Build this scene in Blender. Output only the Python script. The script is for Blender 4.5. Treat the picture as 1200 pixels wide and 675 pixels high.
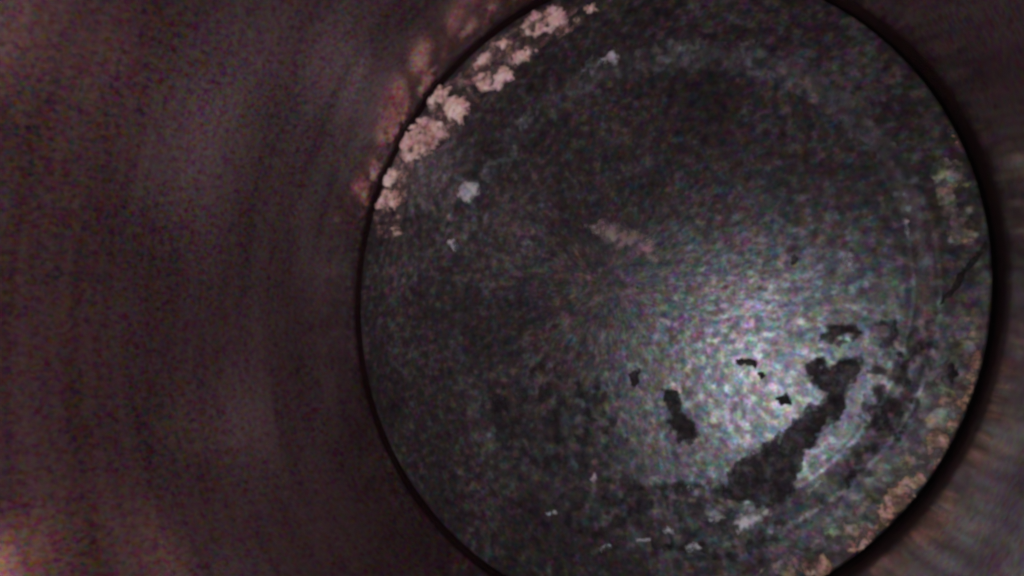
import bpy, math
import numpy as np
from mathutils import Matrix, Vector

# A piston crown seen down an engine cylinder.  Lengths are written in millimetres.
MM = 0.001
scene = bpy.context.scene
for o in list(bpy.data.objects):
    bpy.data.objects.remove(o)

# ------------------------------------------------------------------ camera
cam_data = bpy.data.cameras.new('camera')
cam_data.sensor_fit = 'HORIZONTAL'
cam_data.angle = math.radians(82)
cam_data.clip_start = 0.0005
cam_data.clip_end = 5.0
cam = bpy.data.objects.new('camera', cam_data)
scene.collection.objects.link(cam)
CAM = (29.283, -10.611, 67.608)
ROT = Matrix(((0.85757, 0.06553, 0.51018), (-0.0, 0.99185, -0.1274), (-0.51437, 0.10926, 0.85058))).to_4x4()
cam.matrix_world = Matrix.Translation(Vector(CAM) * MM) @ ROT
scene.camera = cam

# ------------------------------------------------------------------ world, inspection lamp and added wall fills
world = bpy.data.worlds.new('World')
scene.world = world
world.use_nodes = True
bg = world.node_tree.nodes['Background']
bg.inputs['Color'].default_value = (0.5, 0.42, 0.45, 1)
bg.inputs['Strength'].default_value = 0.004

def add_lamp(name, pos, watts, radius, colour, kind='POINT'):
    d = bpy.data.lights.new(name, kind)
    d.energy = watts
    d.shadow_soft_size = radius * MM
    d.color = colour
    o = bpy.data.objects.new(name, d)
    scene.collection.objects.link(o)
    o.location = Vector(pos) * MM
    return o

add_lamp('inspection_lamp', (12.0, -14.5, 66.0), 0.064, 2.2, (0.94, 0.96, 1.0))
for name, pos, aim, watts, colour in (  # unseen spots added to brighten the bore wall at far left
        ('side_fill', (-31.0, 15.5, 56.0), (-38.0, 17.5, 50.0), 0.008, (1.0, 0.95, 0.88)),
        ('low_fill', (-28.0, -25.0, 50.0), (-31.5, -27.5, 46.0), 0.014, (1.0, 0.95, 0.78))):
    o = add_lamp(name, pos, watts, 0.8, colour, 'SPOT')
    o.data.spot_size = math.radians(110)
    o.data.spot_blend = 1.0
    o.rotation_euler = (Vector(aim) - Vector(pos)).to_track_quat('-Z', 'Y').to_euler()

scene.view_settings.view_transform = 'Standard'
scene.view_settings.look = 'None'
scene.view_settings.gamma = 1.0
scene.view_settings.exposure = 0.0
scene.render.resolution_x = 1024
scene.render.resolution_y = 576
scene.render.engine = 'CYCLES'
scene.cycles.max_bounces = 5
scene.cycles.filter_width = 3.2

# ------------------------------------------------------------------ numeric helpers
def _hash(ix, iy, seed):
    n = (ix.astype(np.int64) * 374761393 + iy.astype(np.int64) * 668265263 + seed * 1274126177) & 0xFFFFFFFF
    n = ((n ^ (n >> 13)) * 1274126177) & 0xFFFFFFFF
    n = n ^ (n >> 16)
    return (n & 0xFFFF) / 65535.0

def vnoise(x, y, seed=0):
    ix = np.floor(x); iy = np.floor(y)
    fx = x - ix; fy = y - iy
    fx = fx * fx * (3 - 2 * fx); fy = fy * fy * (3 - 2 * fy)
    a = _hash(ix, iy, seed); b = _hash(ix + 1, iy, seed)
    c = _hash(ix, iy + 1, seed); d = _hash(ix + 1, iy + 1, seed)
    return (a + (b - a) * fx) * (1 - fy) + (c + (d - c) * fx) * fy

def fbm(x, y, octaves=4, seed=0):
    s = 0.0; amp = 0.5; tot = 0.0
    for k in range(octaves):
        s = s + amp * vnoise(x, y, seed + 17 * k); tot += amp
        x = x * 2.03 + 11.3; y = y * 2.03 - 7.1; amp *= 0.55
    return s / tot - 0.5

# ------------------------------------------------------------------ the crown surface, mm
BORE = 40.18
PISTON = 39.54
BX, BY, BR = 5.60, -1.35, 30.22
DEPTH = 1.15

def crown_z(x, y):
    rho = np.hypot(x - BX, y - BY) / BR
    ramp = 0.13 - 0.05 * (x - BX) / (np.hypot(x - BX, y - BY) + 1e-6)
    w = np.clip((1 - rho) / ramp, 0, 1); w = w * w * (3 - 2 * w)
    z = -(DEPTH * w + np.where(rho < 1, 0.6 * (1 - np.clip(rho / 0.9, 0, 1) ** 2), 0.0))
    z = z + 0.09 * fbm(x * 0.55, y * 0.55, 3, 5) + 0.035 * fbm(x * 1.7, y * 1.7, 3, 9)
    edge = np.clip((np.hypot(x, y) - (PISTON - 0.25)) / 0.25, 0, 1)
    return z - 0.20 * edge ** 2

# ------------------------------------------------------------------ materials
def nodes_of(name):
    m = bpy.data.materials.new(name)
    m.use_nodes = True
    nt = m.node_tree
    return m, nt, nt.nodes['Principled BSDF']

class NB:
    def __init__(self, nt): self.nt = nt
    def n(self, kind, **kw):
        nd = self.nt.nodes.new(kind)
        for k, v in kw.items(): setattr(nd, k, v)
        return nd
    def link(self, a, b): self.nt.links.new(a, b)
    def math(self, op, a, b=None, clamp=False):
        nd = self.n('ShaderNodeMath', operation=op, use_clamp=clamp)
        for i, v in enumerate((a, b)):
            if v is None: continue
            if isinstance(v, (int, float)): nd.inputs[i].default_value = v
            else: self.link(v, nd.inputs[i])
        return nd.outputs[0]
    def ramp(self, fac, stops):
        nd = self.n('ShaderNodeValToRGB')
        el = nd.color_ramp.elements
        while len(el) < len(stops): el.new(0.5)
        for e, (p, c) in zip(el, stops):
            e.position = p; e.color = (c[0], c[1], c[2], 1)
        self.link(fac, nd.inputs[0])
        return nd.outputs[0]
    def mix(self, kind, fac, a, b):
        nd = self.n('ShaderNodeMix', data_type='RGBA', blend_type=kind)
        for sock, v in ((nd.inputs[0], fac), (nd.inputs[6], a), (nd.inputs[7], b)):
            if isinstance(v, (int, float)): sock.default_value = v
            elif isinstance(v, tuple): sock.default_value = (*v, 1)
            else: self.link(v, sock)
        return nd.outputs[2]
    def noise(self, vec, scale, detail=3, rough=0.55, out=0):
        nd = self.n('ShaderNodeTexNoise')
        nd.inputs['Scale'].default_value = scale
        nd.inputs['Detail'].default_value = detail
        nd.inputs['Roughness'].default_value = rough
        self.link(vec, nd.inputs['Vector'])
        return nd.outputs[out]
    def coords(self):
        return self.n('ShaderNodeTexCoord').outputs['Object']
    def polar(self, vec, cx, cy, angular, radial, use_z=0.0):
        """(cos, sin, r): grain drawn out along the turning direction, without a seam"""
        sep = self.n('ShaderNodeSeparateXYZ'); self.link(vec, sep.inputs[0])
        x = self.math('SUBTRACT', sep.outputs[0], cx * MM)
        y = self.math('SUBTRACT', sep.outputs[1], cy * MM)
        r = self.math('SQRT', self.math('ADD', self.math('MULTIPLY', x, x), self.math('MULTIPLY', y, y)))
        rs = self.math('ADD', r, 1e-6)
        comb = self.n('ShaderNodeCombineXYZ')
        self.link(self.math('MULTIPLY', self.math('DIVIDE', x, rs), angular), comb.inputs[0])
        self.link(self.math('MULTIPLY', self.math('DIVIDE', y, rs), angular), comb.inputs[1])
        third = sep.outputs[2] if use_z else r
        self.link(self.math('MULTIPLY', third, radial), comb.inputs[2])
        return comb.outputs[0]

def vivid(b, colour, gain):
    """spread a noise colour further from grey"""
    nd = b.n('ShaderNodeVectorMath', operation='MULTIPLY_ADD')
    b.link(colour, nd.inputs[0])
    nd.inputs[1].default_value = (gain,) * 3
    nd.inputs[2].default_value = (0.5 - 0.5 * gain,) * 3
    return nd.outputs[0]

def crown_material(name, sheen_at=None):
    """soot over aluminium: matt dark coating, rubbed through to metal in a fine speckle;
    lamp highlight painted in as one irregular paler and more metallic area"""
    m, nt, soot = nodes_of(name)
    b = NB(nt)
    co = b.coords()
    pol = b.polar(co, BX * 0.4, BY * 0.4, 22.0, 1000.0)
    big = b.noise(co, 75, 4, 0.6)
    grain = b.noise(co, 900, 3, 0.7)
    turn = b.noise(pol, 1.0, 2, 0.6)
    tint = vivid(b, b.noise(co, 1000, 3, 0.8, 1), 3.6)
    tone = b.math('ADD', b.math('MULTIPLY', big, 0.38), b.math('ADD', b.math('MULTIPLY', turn, 0.27), b.math('MULTIPLY', grain, 0.35)))
    col = b.ramp(tone, [(0.36, (0.007, 0.0045, 0.0055)), (0.50, (0.024, 0.018, 0.020)), (0.60, (0.062, 0.053, 0.058)), (0.70, (0.18, 0.175, 0.19))])
    soot.inputs['Roughness'].default_value = 0.8
    soot.inputs['Specular IOR Level'].default_value = 0.15
    metal = b.n('ShaderNodeBsdfPrincipled')
    metal.inputs['Metallic'].default_value = 1.0
    b.link(b.mix('OVERLAY', 0.45, (0.60, 0.615, 0.67), tint), metal.inputs['Base Color'])
    metal.inputs['Roughness'].default_value = 0.42
    bump = b.n('ShaderNodeBump')
    bump.inputs['Strength'].default_value = 0.16
    bump.inputs['Distance'].default_value = 0.00012
    b.link(b.math('ADD', grain, turn), bump.inputs['Height'])
    b.link(bump.outputs[0], metal.inputs['Normal'])
    b.link(bump.outputs[0], soot.inputs['Normal'])
    share = b.ramp(tone, [(0.38, (0.01,) * 3), (0.50, (0.10,) * 3), (0.57, (0.28,) * 3), (0.66, (0.62,) * 3)])
    if sheen_at:  # lamp highlight painted into soot colour and metal share around this point
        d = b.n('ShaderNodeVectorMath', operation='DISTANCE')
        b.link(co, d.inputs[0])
        d.inputs[1].default_value = (sheen_at[0] * MM, sheen_at[1] * MM, 0)
        ragged = b.math('ADD', b.math('MULTIPLY', d.outputs['Value'], 1 / (sheen_at[2] * MM)), b.math('MULTIPLY', b.math('SUBTRACT', big, 0.5), 1.6))
        sheen_gain = b.ramp(ragged, [(0.12, (1.0,) * 3), (0.55, (0.70,) * 3), (1.15, (0.22,) * 3)])
        ash = b.ramp(tone, [(0.38, (0.03, 0.03, 0.034)), (0.50, (0.11, 0.112, 0.122)), (0.62, (0.26, 0.265, 0.29))])  # lighter ash grey for the painted highlight
        sheen_mix = b.ramp(ragged, [(0.15, (0.9,) * 3), (0.85, (0.0,) * 3)])
        col = b.mix('MIX', sheen_mix, col, ash)
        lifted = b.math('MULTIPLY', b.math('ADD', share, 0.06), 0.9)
        share = b.math('MULTIPLY', lifted, sheen_gain, True)
    else:
        share = b.math('MULTIPLY', share, 0.8)
    b.link(b.mix('OVERLAY', 0.7, col, tint), soot.inputs['Base Color'])
    mixer = b.n('ShaderNodeMixShader')
    b.link(share, mixer.inputs[0])
    b.link(soot.outputs[0], mixer.inputs[1])
    b.link(metal.outputs[0], mixer.inputs[2])
    b.link(mixer.outputs[0], nt.nodes['Material Output'].inputs['Surface'])
    return m

def deposit_material(name, lo, mid_c, hi, rough, metal=0.0, tint_amt=0.3, bump_s=0.7, scale=700, soft=0.5, cover=1.0):
    """cover thins out towards the torn edge, so the crust fades into a stain"""
    m, nt, p = nodes_of(name)
    b = NB(nt)
    co = b.coords()
    n1 = b.noise(co, scale * 0.35, 3)
    n2 = b.noise(co, scale * 1.5, 4, 0.65)
    tint = vivid(b, b.noise(co, scale * 1.2, 3, 0.7, 1), 2.2)
    tone = b.math('ADD', b.math('MULTIPLY', n1, 0.5), b.math('MULTIPLY', n2, 0.5))
    col = b.ramp(tone, [(0.38, lo), (0.5, mid_c), (0.62, hi)])
    col = b.mix('OVERLAY', tint_amt, col, tint)
    b.link(col, p.inputs['Base Color'])
    p.inputs['Roughness'].default_value = rough
    p.inputs['Metallic'].default_value = metal
    p.inputs['Specular IOR Level'].default_value = 0.12
    bump = b.n('ShaderNodeBump')
    bump.inputs['Strength'].default_value = bump_s
    bump.inputs['Distance'].default_value = 0.0003
    b.link(n2, bump.inputs['Height'])
    b.link(bump.outputs[0], p.inputs['Normal'])
    inset = b.n('ShaderNodeAttribute', attribute_name='inset').outputs['Fac']
    a = b.math('ADD', b.math('DIVIDE', inset, soft), b.math('MULTIPLY', b.math('SUBTRACT', n2, 0.5), 2.2))
    a = b.math('MULTIPLY', b.math('MAXIMUM', b.math('MINIMUM', a, 1.0), 0.0), cover)
    b.link(a, p.inputs['Alpha'])
    return m

def bore_material():
    m, nt, p = nodes_of('honed_cast_iron')
    b = NB(nt)
    co = b.coords()
    ring = b.polar(co, 0, 0, 0.9, 420.0, 1.0)
    fine = b.polar(co, 0, 0, 75.0, 1900.0, 1.0)
    bands = b.noise(ring, 1.0, 4, 0.6)
    grain = b.noise(fine, 1.3, 3, 0.7)
    tint = vivid(b, b.noise(fine, 0.9, 3, 0.75, 1), 4.0)
    big = b.noise(co, 60, 4)
    tone = b.math('ADD', b.math('MULTIPLY', bands, 0.25), b.math('ADD', b.math('MULTIPLY', grain, 0.4), b.math('MULTIPLY', big, 0.35)))
    col = b.ramp(tone, [(0.35, (0.42, 0.30, 0.31)), (0.5, (0.68, 0.52, 0.535)), (0.65, (0.86, 0.73, 0.73))])
    col = b.mix('OVERLAY', 0.75, col, tint)
    b.link(col, p.inputs['Base Color'])
    p.inputs['Metallic'].default_value = 1.0
    b.link(b.ramp(bands, [(0.3, (0.12,) * 3), (0.7, (0.22,) * 3)]), p.inputs['Roughness'])
    bump = b.n('ShaderNodeBump')
    bump.inputs['Strength'].default_value = 0.06
    bump.inputs['Distance'].default_value = 0.0001
    b.link(b.math('ADD', bands, grain), bump.inputs['Height'])
    b.link(bump.outputs[0], p.inputs['Normal'])
    # brown varnish of burnt oil lying over the honed metal
    film = b.n('ShaderNodeBsdfPrincipled')
    b.link(b.mix('MULTIPLY', 1.0, col, (0.105, 0.050, 0.055)), film.inputs['Base Color'])
    film.inputs['Roughness'].default_value = 0.5
    mixer = b.n('ShaderNodeMixShader')
    b.link(b.ramp(big, [(0.35, (0.20,) * 3), (0.65, (0.32,) * 3)]), mixer.inputs[0])
    b.link(p.outputs[0], mixer.inputs[1])
    b.link(film.outputs[0], mixer.inputs[2])
    b.link(mixer.outputs[0], nt.nodes['Material Output'].inputs['Surface'])
    return m

MAT = {
    'bowl': crown_material('sooty_crown_sheen', (16.5, -10.8, 23.0)),
    'bore': bore_material(),
    'carbon': deposit_material('black_carbon', (0.008, 0.006, 0.007), (0.022, 0.019, 0.022), (0.075, 0.07, 0.078), 0.62, 0.0, 0.6, 0.9, 900, 0.8),
    'speck': deposit_material('hard_carbon', (0.008, 0.006, 0.007), (0.018, 0.015, 0.017), (0.05, 0.045, 0.05), 0.65, 0.0, 0.5, 0.9, 900, 0.25),
    'soot': deposit_material('soot_film', (0.008, 0.006, 0.007), (0.018, 0.015, 0.017), (0.05, 0.045, 0.05), 0.7, 0.0, 0.6, 0.7, 700, 1.3, 0.9),
    'side': deposit_material('side_carbon', (0.008, 0.006, 0.006), (0.014, 0.010, 0.010), (0.03, 0.025, 0.025), 0.7, 0.0, 0.2),
    'ash': deposit_material('pale_ash', (0.25, 0.26, 0.28), (0.42, 0.43, 0.46), (0.65, 0.66, 0.70), 0.55, 0.2, 0.3, 0.9, 800, 0.8),
    'film': deposit_material('grey_ash_film', (0.04, 0.04, 0.045), (0.10, 0.10, 0.11), (0.26, 0.265, 0.285), 0.6, 0.2, 0.5, 0.7, 800, 2.2, 0.75),
    'pinkpatch': deposit_material('dull_pinkish', (0.14, 0.105, 0.11), (0.25, 0.19, 0.20), (0.36, 0.29, 0.30), 0.6, 0.2, 0.4, 0.6, 700, 1.5, 0.85),
    'crust': deposit_material('pink_rust_crust', (0.34, 0.18, 0.165), (0.76, 0.50, 0.465), (0.95, 0.80, 0.75), 0.7, 0.0, 0.3, 1.0, 700, 0.5),
    'crustfilm': deposit_material('dull_pink_stain', (0.08, 0.045, 0.045), (0.24, 0.15, 0.145), (0.55, 0.37, 0.34), 0.7, 0.0, 0.4, 0.9, 600, 1.5, 0.8),
    'rimash': deposit_material('mottled_rim_ash', (0.035, 0.03, 0.026), (0.15, 0.135, 0.12), (0.40, 0.35, 0.30), 0.7, 0.0, 0.6, 1.0, 700, 0.9, 0.95),
    'orange': deposit_material('orange_rust_crust', (0.08, 0.05, 0.045), (0.25, 0.15, 0.115), (0.70, 0.46, 0.36), 0.65, 0.0, 0.35, 1.0, 1000, 0.5),
}

# ------------------------------------------------------------------ objects
def mesh_object(name, verts, faces, mat, parent=None, smooth=True):
    me = bpy.data.meshes.new(name)
    me.from_pydata((np.asarray(verts) * MM).tolist(), [], faces)
    me.materials.append(mat)
    me.polygons.foreach_set('use_smooth', [smooth] * len(me.polygons))
    me.update()
    o = bpy.data.objects.new(name, me)
    scene.collection.objects.link(o)
    if parent: o.parent = parent
    return o

def ring_faces(rows, cols, flip=False):
    f = []
    for i in range(rows - 1):
        for j in range(cols):
            a = i * cols + j; b_ = i * cols + (j + 1) % cols
            q = (a, b_, b_ + cols, a + cols)
            f.append(q[::-1] if flip else q)
    return f

def lathe(profile, cols):
    th = np.linspace(0, 2 * np.pi, cols, endpoint=False)
    return np.concatenate([np.c_[r * np.cos(th), r * np.sin(th), np.full(cols, z)] for r, z in profile])

# the cylinder bore round the camera
prof = [(BORE + 6, -60), (BORE, -60)] + [(BORE, z) for z in np.linspace(-50, 100, 31)] + [(BORE + 0.8, 101.0), (BORE + 6, 101.0), (BORE + 6, -60)]
wall = mesh_object('cylinder_wall', lathe(prof, 360), ring_faces(len(prof), 360), MAT['bore'])
wall['kind'] = 'structure'
wall['label'] = 'dark reddish brown honed bore wall curving round the piston'

piston = bpy.data.objects.new('piston', None)
scene.collection.objects.link(piston)
piston.location = (0, 0, 0)
piston.empty_display_size = 0.02
piston['label'] = 'round sooty grey piston crown with shallow bowl, black carbon and pink crust'
piston['category'] = 'piston'

COLS = 840
TH = np.linspace(0, 2 * np.pi, COLS, endpoint=False)
# bowl: polar grid about the bowl's own centre
ts = np.linspace(0.004, 1.0, 230)
V = []
for t in ts:
    x = BX + t * BR * np.cos(TH); y = BY + t * BR * np.sin(TH)
    V.append(np.c_[x, y, crown_z(x, y)])
V = np.concatenate(V)
F = ring_faces(len(ts), COLS)
F.append(tuple(range(COLS)))
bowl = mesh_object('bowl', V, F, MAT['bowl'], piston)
bowl['label'] = 'shallow round bowl of the crown, grey sheen at lower right'
# rim: from the bowl's lip out to the crown edge
V = []
ux, uy = np.cos(TH), np.sin(TH)
bd = BX * ux + BY * uy
reach = -bd + np.sqrt(bd * bd - (BX * BX + BY * BY - PISTON * PISTON))
for t in np.linspace(0, 1, 70):
    d = BR + (reach - BR) * t
    x = BX + d * ux; y = BY + d * uy
    V.append(np.c_[x, y, crown_z(x, y)])
V = np.concatenate(V)
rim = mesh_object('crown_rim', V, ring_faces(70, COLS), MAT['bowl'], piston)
# side of the piston below the crown, with its ring
prof = [(PISTON, -0.21), (PISTON, -7.0), (PISTON - 3, -7.0), (PISTON - 3, -9.0), (PISTON, -9.0), (PISTON, -45.0), (PISTON - 4, -45.0)]
mesh_object('skirt', lathe(prof, 240), ring_faces(len(prof), 240, True), MAT['side'], piston, smooth=False)
prof = [(PISTON - 2.5, -7.2), (BORE - 0.01, -7.2), (BORE - 0.01, -8.8), (PISTON - 2.5, -8.8), (PISTON - 2.5, -7.2)]
mesh_object('compression_ring', lathe(prof, 240), ring_faces(len(prof), 240, True), MAT['side'], piston, smooth=False)

def poly_distance(px, py, poly):
    """signed distance to an outline, positive inside"""
    P = np.array(poly); n = len(P)
    best = np.full(px.shape, 1e9); inside = np.zeros(px.shape, bool)
    for i in range(n):
        a = P[i]; c = P[(i + 1) % n]; e = c - a
        t = np.clip(((px - a[0]) * e[0] + (py - a[1]) * e[1]) / (e @ e + 1e-12), 0, 1)
        best = np.minimum(best, np.hypot(px - a[0] - t * e[0], py - a[1] - t * e[1]))
        cond = ((a[1] > py) != (c[1] > py)) & (px < (c[0] - a[0]) * (py - a[1]) / (c[1] - a[1] + 1e-12) + a[0])
        inside ^= cond
    return np.where(inside, best, -best)

def deposit(name, parent, mat, thick, ragged, poly, seed, patchy=None):
    """a crust with a torn outline and lumpy top, lying on the crown"""
    P = np.array(poly)
    lo = P.min(0) - 1.6; hi = P.max(0) + 1.6
    size = max(hi - lo)
    step = 0.13 if size < 9 else 0.2
    xs = np.arange(lo[0], hi[0], step); ys = np.arange(lo[1], hi[1], step)
    X, Y = np.meshgrid(xs, ys)
    wx = X + ragged * 2.0 * fbm(X * 0.8, Y * 0.8, 4, seed)
    wy = Y + ragged * 2.0 * fbm(X * 0.8 + 40, Y * 0.8, 4, seed + 3)
    D = poly_distance(wx, wy, poly) + ragged * 0.7 * fbm(X * 2.6, Y * 2.6, 3, seed + 5)
    if patchy is not None:
        D = np.minimum(D, 3.2 * (fbm(X * 0.9, Y * 0.9, 5, seed + 21) + 0.16 - patchy))
    T = np.clip(D / 0.35, -1, 1)
    Z = crown_z(X, Y) + np.where(T > 0, thick * T * (0.55 + 1.5 * (fbm(X * 1.6, Y * 1.6, 3, seed + 8) + 0.25)), 0.5 * T) + 0.015
    keep = D > -0.3
    idx = -np.ones(X.shape, int)
    cell = keep[:-1, :-1] | keep[1:, :-1] | keep[:-1, 1:] | keep[1:, 1:]
    used = np.zeros(X.shape, bool)
    used[:-1, :-1] |= cell; used[1:, :-1] |= cell; used[:-1, 1:] |= cell; used[1:, 1:] |= cell
    used &= np.hypot(X, Y) < PISTON - 0.05
    idx[used] = np.arange(used.sum())
    V = np.c_[X[used], Y[used], Z[used]]
    F = []
    for i, j in zip(*np.nonzero(cell)):
        q = (idx[i, j], idx[i, j + 1], idx[i + 1, j + 1], idx[i + 1, j])
        if min(q) >= 0: F.append(tuple(int(v) for v in q))
    o = mesh_object(name, V, F, MAT[mat], parent)
    at = o.data.attributes.new('inset', 'FLOAT', 'POINT')
    at.data.foreach_set('value', np.clip(D[used] + 0.1, 0, 5).astype(np.float32))
    return o

LABELS = {
    'carbon_deposit': 'black carbon patch with ragged edge', 'carbon_speck': 'small black carbon speck',
    'ash_fleck': 'pale grey ash fleck', 'pink_patch': 'dull pinkish smudge near the middle of the bowl',
    'rust_crust': 'pink rusty crust near the edge', 'orange_crust': 'orange brown crust near the edge',
    'mottled_ash': 'mottled grey brown ash on the rim', 'rust_stain': 'dull pink stain between the crusts', 'ash_film': 'broken grey ash band along the bowl edge', 'carbon_film': 'thin broken soot film',
    'carbon_streak': 'thin black streak crossing the rim',
}
PATCHY = {'ash_film': 0.0, 'rust_crust': -0.03, 'orange_crust': 0.05, 'carbon_film': 0.09, 'rust_stain': 0.0, 'mottled_ash': 0.0}
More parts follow.
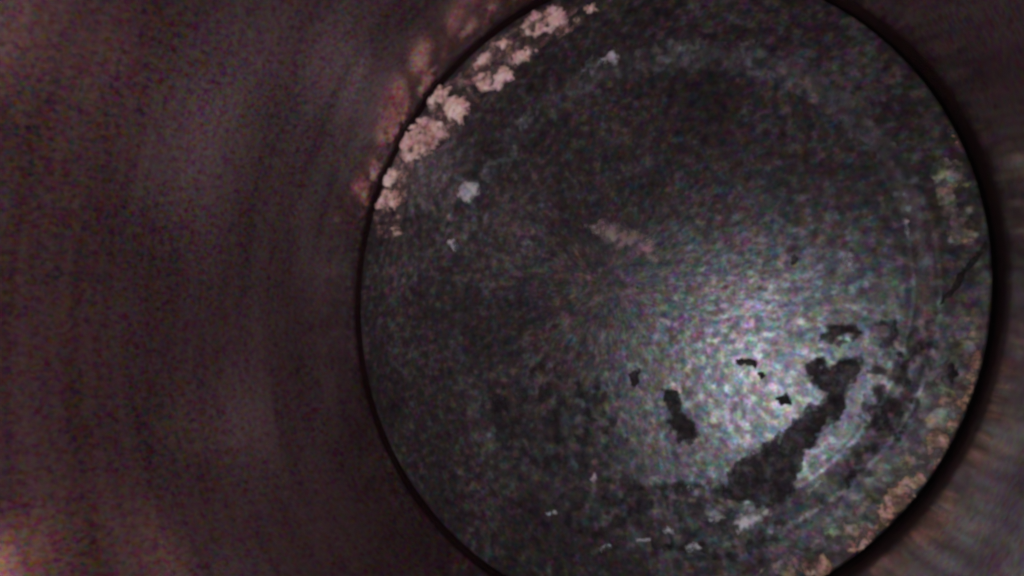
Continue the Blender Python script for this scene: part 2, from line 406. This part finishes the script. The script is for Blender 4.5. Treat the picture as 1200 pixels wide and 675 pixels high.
# name, parent, material, thickness, raggedness, outline in mm on the crown
DEPOSITS = [
    ('carbon_deposit', 'bowl', 'carbon', 0.3, 1.0, [(25.3, -7.08), (27.18, -5.74), (28.61, -7.01), (28.44, -8.38), (26.94, -8.26), (24.88, -9.02)]),
    ('carbon_deposit', 'bowl', 'carbon', 0.3, 1.0, [(23.44, -10.42), (24.99, -9.72), (26.04, -10.42), (27.33, -9.31), (28.79, -9.92), (28.56, -12.29), (27.8, -13.81), (26.66, -15.37), (25.34, -16.95), (24.48, -18.53), (23.32, -19.8), (22.33, -21.92), (21.84, -23.82), (19.75, -25.63), (16.06, -25.7), (14.32, -24.67), (16.23, -21.44), (18.38, -19.84), (20.83, -17.99), (22.23, -16.17), (23.89, -15.23), (24.61, -13.56), (23.56, -12.54)]),
    ('carbon_deposit', 'bowl', 'carbon', 0.3, 1.0, [(8.33, -13.68), (10.24, -13.54), (10.76, -15.75), (12.45, -17.19), (12.4, -18.7), (11.12, -19.72), (9.48, -19.26), (9.06, -16.69)]),
    ('carbon_deposit', 'bowl', 'carbon', 0.3, 1.0, [(29.85, -13.59), (31.07, -14.19), (30.52, -15.97), (29.06, -16.74), (28.73, -15.28)]),
    ('carbon_deposit', 'bowl', 'carbon', 0.3, 1.0, [(30.48, -6.4), (31.73, -6.78), (32.16, -8.62), (31.62, -10.43), (30.7, -9.43), (30.51, -8.09)]),
    ('carbon_speck', 'bowl', 'speck', 0.18, 0.6, [(16.7, -10.13), (17.88, -9.85), (19.01, -10.04), (18.8, -10.78), (17.03, -10.78)]),
    ('carbon_speck', 'bowl', 'speck', 0.18, 0.6, [(18.77, -11.52), (19.73, -11.33), (20.03, -12.05), (19.24, -12.43)]),
    ('carbon_speck', 'bowl', 'speck', 0.18, 0.6, [(20.6, -14.2), (21.7, -13.81), (22.23, -14.68), (20.97, -15.17)]),
    ('carbon_speck', 'bowl', 'speck', 0.18, 0.6, [(22.47, 0.57), (23.17, 1.06), (23.54, 0.28), (22.85, -0.21)]),
    ('carbon_speck', 'bowl', 'speck', 0.18, 0.6, [(35.27, -10.76), (36.08, -10.13), (36.21, -11.68), (35.51, -12.62)]),
    ('carbon_speck', 'bowl', 'speck', 0.18, 0.6, [(4.07, -11.83), (5.48, -11.21), (5.87, -12.62), (4.58, -13.25)]),
    ('ash_fleck', 'bowl', 'ash', 0.22, 0.6, [(15.5, -27.23), (17.18, -26.08), (19.32, -25.62), (20.0, -26.06), (18.15, -27.44), (16.09, -28.4)]),
    ('ash_fleck', 'bowl', 'ash', 0.22, 0.6, [(-20.89, 14.2), (-19.23, 16.12), (-16.96, 15.48), (-17.03, 13.55), (-19.02, 12.24)]),
    ('ash_fleck', 'bowl', 'ash', 0.22, 0.6, [(-22.54, 6.88), (-21.45, 7.69), (-20.49, 6.64), (-21.28, 5.68)]),
    ('ash_fleck', 'bowl', 'ash', 0.22, 0.6, [(2.39, 28.86), (4.03, 29.32), (5.11, 28.13), (4.05, 27.19), (2.64, 27.7)]),
    ('ash_fleck', 'bowl', 'ash', 0.22, 0.6, [(27.97, 0.75), (28.6, 1.04), (28.62, -0.91), (28.05, -1.57)]),
    ('ash_fleck', 'bowl', 'ash', 0.22, 0.6, [(33.19, 3.98), (33.71, 3.52), (33.86, 1.81), (33.44, 1.55)]),
    ('ash_fleck', 'bowl', 'ash', 0.22, 0.6, [(0.47, -31.96), (1.77, -31.39), (2.18, -31.9), (0.89, -32.47)]),
    ('ash_fleck', 'bowl', 'ash', 0.22, 0.6, [(5.14, -30.56), (6.59, -30.03), (7.03, -30.48), (5.67, -31.01)]),
    ('ash_fleck', 'bowl', 'ash', 0.22, 0.6, [(12.78, -27.35), (14.6, -26.76), (14.97, -27.38), (13.34, -27.78)]),
    ('ash_fleck', 'bowl', 'ash', 0.22, 0.6, [(10.51, -30.47), (11.97, -29.76), (12.55, -30.33), (11.07, -31.07)]),
    ('ash_fleck', 'bowl', 'ash', 0.22, 0.6, [(22.66, -23.22), (23.97, -22.09), (24.74, -22.46), (23.45, -23.73)]),
    ('ash_fleck', 'bowl', 'ash', 0.22, 0.6, [(-1.04, -24.52), (-0.14, -24.03), (0.3, -24.69), (-0.6, -25.08)]),
    ('ash_fleck', 'bowl', 'ash', 0.22, 0.6, [(-6.32, -28.93), (-5.42, -28.54), (-4.92, -29.07), (-5.96, -29.5)]),
    ('ash_fleck', 'bowl', 'ash', 0.22, 0.6, [(8.08, -29.16), (9.41, -28.65), (9.75, -29.27), (8.54, -29.77)]),
    ('ash_fleck', 'bowl', 'ash', 0.22, 0.6, [(10.41, -24.54), (11.18, -24.18), (11.36, -24.81), (10.59, -25.07)]),
    ('pink_patch', 'bowl', 'pinkpatch', 0.08, 1.0, [(-1.59, 7.55), (1.15, 7.88), (4.88, 6.97), (7.63, 4.5), (9.22, 1.82), (8.34, 0.44), (5.4, 2.38), (0.95, 4.79)]),  # thin pinkish patch near the middle of the bowl
    ('rust_stain', 'crown_rim', 'crustfilm', 0.1, 1.0, [(-37.46, 12.64), (-35.48, 18.67), (-31.02, 24.88), (-24.04, 31.06), (-16.25, 35.72), (-7.37, 38.72), (-1.23, 37.92), (-0.67, 33.58), (-9.04, 32.09), (-16.19, 28.05), (-21.65, 22.96), (-27.75, 18.75), (-30.64, 12.43), (-31.89, 8.0), (-36.57, 9.05)]),
    ('rust_crust', 'crown_rim', 'crust', 0.55, 0.9, [(-32.04, 23.4), (-30.01, 26.07), (-26.62, 27.27), (-22.97, 25.64), (-22.6, 23.15), (-25.48, 21.31), (-28.82, 20.57), (-31.6, 20.8)]),
    ('rust_crust', 'crown_rim', 'crust', 0.55, 0.9, [(-23.48, 27.38), (-22.07, 29.35), (-18.92, 28.71), (-18.13, 26.68), (-19.8, 24.55), (-22.32, 25.37)]),
    ('rust_crust', 'crown_rim', 'crust', 0.55, 0.9, [(-18.33, 30.43), (-16.82, 31.62), (-14.43, 30.73), (-13.27, 32.24), (-11.27, 31.17), (-10.43, 28.91), (-13.26, 28.36), (-16.49, 28.91)]),
    ('rust_crust', 'crown_rim', 'crust', 0.55, 0.9, [(-14.45, 35.33), (-12.41, 35.78), (-11.13, 34.48), (-12.99, 33.98)]),
    ('rust_crust', 'crown_rim', 'crust', 0.55, 0.9, [(-9.86, 36.17), (-7.78, 38.08), (-4.69, 38.34), (-2.13, 36.5), (-2.16, 34.53), (-4.99, 34.42), (-8.21, 34.89)]),
    ('rust_crust', 'crown_rim', 'crust', 0.55, 0.9, [(-36.61, 14.63), (-35.04, 16.64), (-31.81, 16.41), (-31.05, 14.38), (-33.47, 13.08), (-36.0, 13.14)]),
    ('rust_crust', 'crown_rim', 'crust', 0.55, 0.9, [(-33.72, 10.1), (-31.98, 10.7), (-30.9, 9.5), (-32.26, 8.57)]),
    ('rust_crust', 'crown_rim', 'crust', 0.55, 0.9, [(-0.13, 36.57), (1.34, 36.57), (1.8, 35.21), (0.34, 35.2)]),
    ('rust_crust', 'crown_rim', 'crust', 0.55, 0.9, [(-35.83, 18.17), (-33.72, 20.34), (-31.2, 19.35), (-32.56, 17.64), (-34.68, 16.86)]),
    ('rust_crust', 'crown_rim', 'crust', 0.55, 0.9, [(-26.66, 29.22), (-24.37, 31.15), (-21.78, 31.04), (-22.71, 29.1), (-25.3, 27.8)]),
    ('rust_crust', 'crown_rim', 'crust', 0.55, 0.9, [(-17.74, 33.47), (-15.64, 35.01), (-13.57, 33.89), (-15.33, 32.54), (-17.12, 32.24)]),
    ('rust_crust', 'crown_rim', 'crust', 0.55, 0.9, [(-11.27, 32.72), (-8.76, 33.28), (-7.14, 32.05), (-9.04, 31.07), (-10.99, 31.35)]),
    ('orange_crust', 'crown_rim', 'orange', 0.5, 0.9, [(22.16, -30.96), (23.01, -29.53), (24.38, -29.15), (25.05, -30.15), (25.74, -30.66), (24.66, -31.79), (22.63, -32.16)]),
    ('orange_crust', 'crown_rim', 'orange', 0.5, 0.9, [(25.8, -29.71), (27.34, -27.91), (29.17, -25.48), (30.47, -24.39), (31.12, -24.61), (29.78, -26.63), (27.99, -28.74), (26.63, -30.2)]),
    ('orange_crust', 'crown_rim', 'orange', 0.5, 0.9, [(31.75, -23.16), (32.49, -22.02), (32.99, -22.27), (32.26, -23.41)]),
    ('orange_crust', 'crown_rim', 'orange', 0.5, 0.9, [(30.9, -24.03), (31.47, -23.5), (31.7, -23.93), (31.13, -24.46)]),
    ('orange_crust', 'crown_rim', 'orange', 0.5, 0.9, [(33.56, -19.86), (34.43, -18.5), (34.77, -18.92), (34.04, -20.2)]),
    ('orange_crust', 'crown_rim', 'orange', 0.5, 0.9, [(37.33, -10.14), (38.04, -8.92), (38.49, -9.38), (37.82, -11.67), (36.95, -13.35), (36.49, -12.91)]),
    ('orange_crust', 'crown_rim', 'orange', 0.5, 0.9, [(37.43, 11.69), (37.78, 11.95), (38.15, 10.02), (37.87, 9.74)]),
    ('carbon_streak', 'crown_rim', 'speck', 0.22, 0.5, [(39.78, 1.28), (39.89, 0.47), (38.54, -1.13), (37.25, -3.09), (35.84, -4.92), (35.31, -5.05), (36.34, -3.35), (37.92, -1.08), (38.88, 0.1)]),
    ('ash_film', 'bowl', 'film', 0.1, 1.0, [(-3.27, 27.3), (1.69, 29.52), (9.58, 29.05), (17.57, 27.08), (23.72, 23.82), (28.37, 19.04), (30.42, 15.04), (28.08, 15.02), (24.23, 19.38), (18.14, 23.21), (10.18, 25.17), (2.36, 25.35), (-2.17, 24.95)]),
    ('ash_film', 'bowl', 'film', 0.1, 1.0, [(29.79, 16.99), (32.48, 12.74), (34.82, 6.22), (35.52, -0.52), (34.91, -3.71), (33.52, 0.69), (32.11, 6.95), (29.51, 12.85), (27.35, 16.12)]),
    ('ash_film', 'bowl', 'film', 0.1, 1.0, [(-17.08, 16.94), (-11.28, 23.33), (-5.92, 25.59), (-5.05, 23.5), (-9.12, 20.74), (-13.39, 15.98), (-16.18, 13.24)]),
    ('carbon_film', 'bowl', 'soot', 0.06, 1.0, [(35.16, -4.55), (35.05, -8.55), (33.95, -11.86), (32.34, -15.84), (30.05, -19.61), (27.45, -23.02), (23.51, -26.06), (19.66, -29.32), (15.87, -30.84), (10.5, -31.52), (4.67, -31.33), (4.81, -30.26), (10.47, -29.82), (15.05, -29.44), (19.34, -27.01), (23.03, -24.64), (26.19, -22.23), (27.8, -19.63), (29.81, -16.27), (31.45, -12.73), (32.27, -10.92), (33.84, -7.7)]),  # soot along the bowl wall, with the wall's shade painted in
    ('carbon_film', 'bowl', 'soot', 0.06, 1.0, [(6.47, -23.81), (13.27, -23.15), (19.33, -25.13), (15.9, -28.04), (8.61, -30.76), (-1.72, -31.32), (-6.39, -27.95), (-2.18, -24.62)]),
    ('carbon_film', 'bowl', 'soot', 0.06, 1.0, [(28.67, -11.78), (32.45, -8.46), (34.66, -5.31), (34.67, -10.13), (31.83, -16.5), (27.27, -22.4), (25.0, -23.48), (27.5, -18.48)]),
    ('carbon_film', 'bowl', 'soot', 0.06, 1.0, [(-17.23, -15.73), (-6.97, -9.93), (2.43, -12.05), (4.46, -20.08), (-2.18, -24.62), (-12.75, -23.3)]),
    ('orange_crust', 'crown_rim', 'orange', 0.4, 1.0, [(27.8, -25.19), (30.05, -22.58), (32.6, -20.48), (33.62, -20.69), (32.0, -23.44), (29.85, -25.54), (27.63, -27.87), (25.78, -28.93)]),
    ('orange_crust', 'crown_rim', 'orange', 0.4, 1.0, [(32.99, -18.76), (35.21, -14.79), (37.2, -11.67), (37.88, -12.42), (36.23, -16.26), (34.2, -19.8)]),
    ('mottled_ash', 'crown_rim', 'rimash', 0.1, 1.0, [(35.88, -7.78), (38.56, -3.97), (39.1, -6.33), (37.94, -11.66), (35.67, -17.05), (32.76, -21.84), (28.38, -26.98), (23.82, -30.99), (19.06, -33.3), (17.49, -32.09), (22.47, -28.32), (27.14, -24.48), (30.93, -19.69), (33.86, -14.06)]),
    ('mottled_ash', 'crown_rim', 'rimash', 0.1, 1.0, [(35.67, 8.63), (37.69, 9.1), (38.63, 4.81), (39.0, 1.53), (36.93, -0.66), (36.15, 2.69)]),
]
for k, (nm, par, mat, th, rag, poly) in enumerate(DEPOSITS):
    o = deposit(nm, bowl if par == 'bowl' else rim, mat, th, rag, poly, 100 + 13 * k, PATCHY.get(nm))
    o['label'] = LABELS[nm]
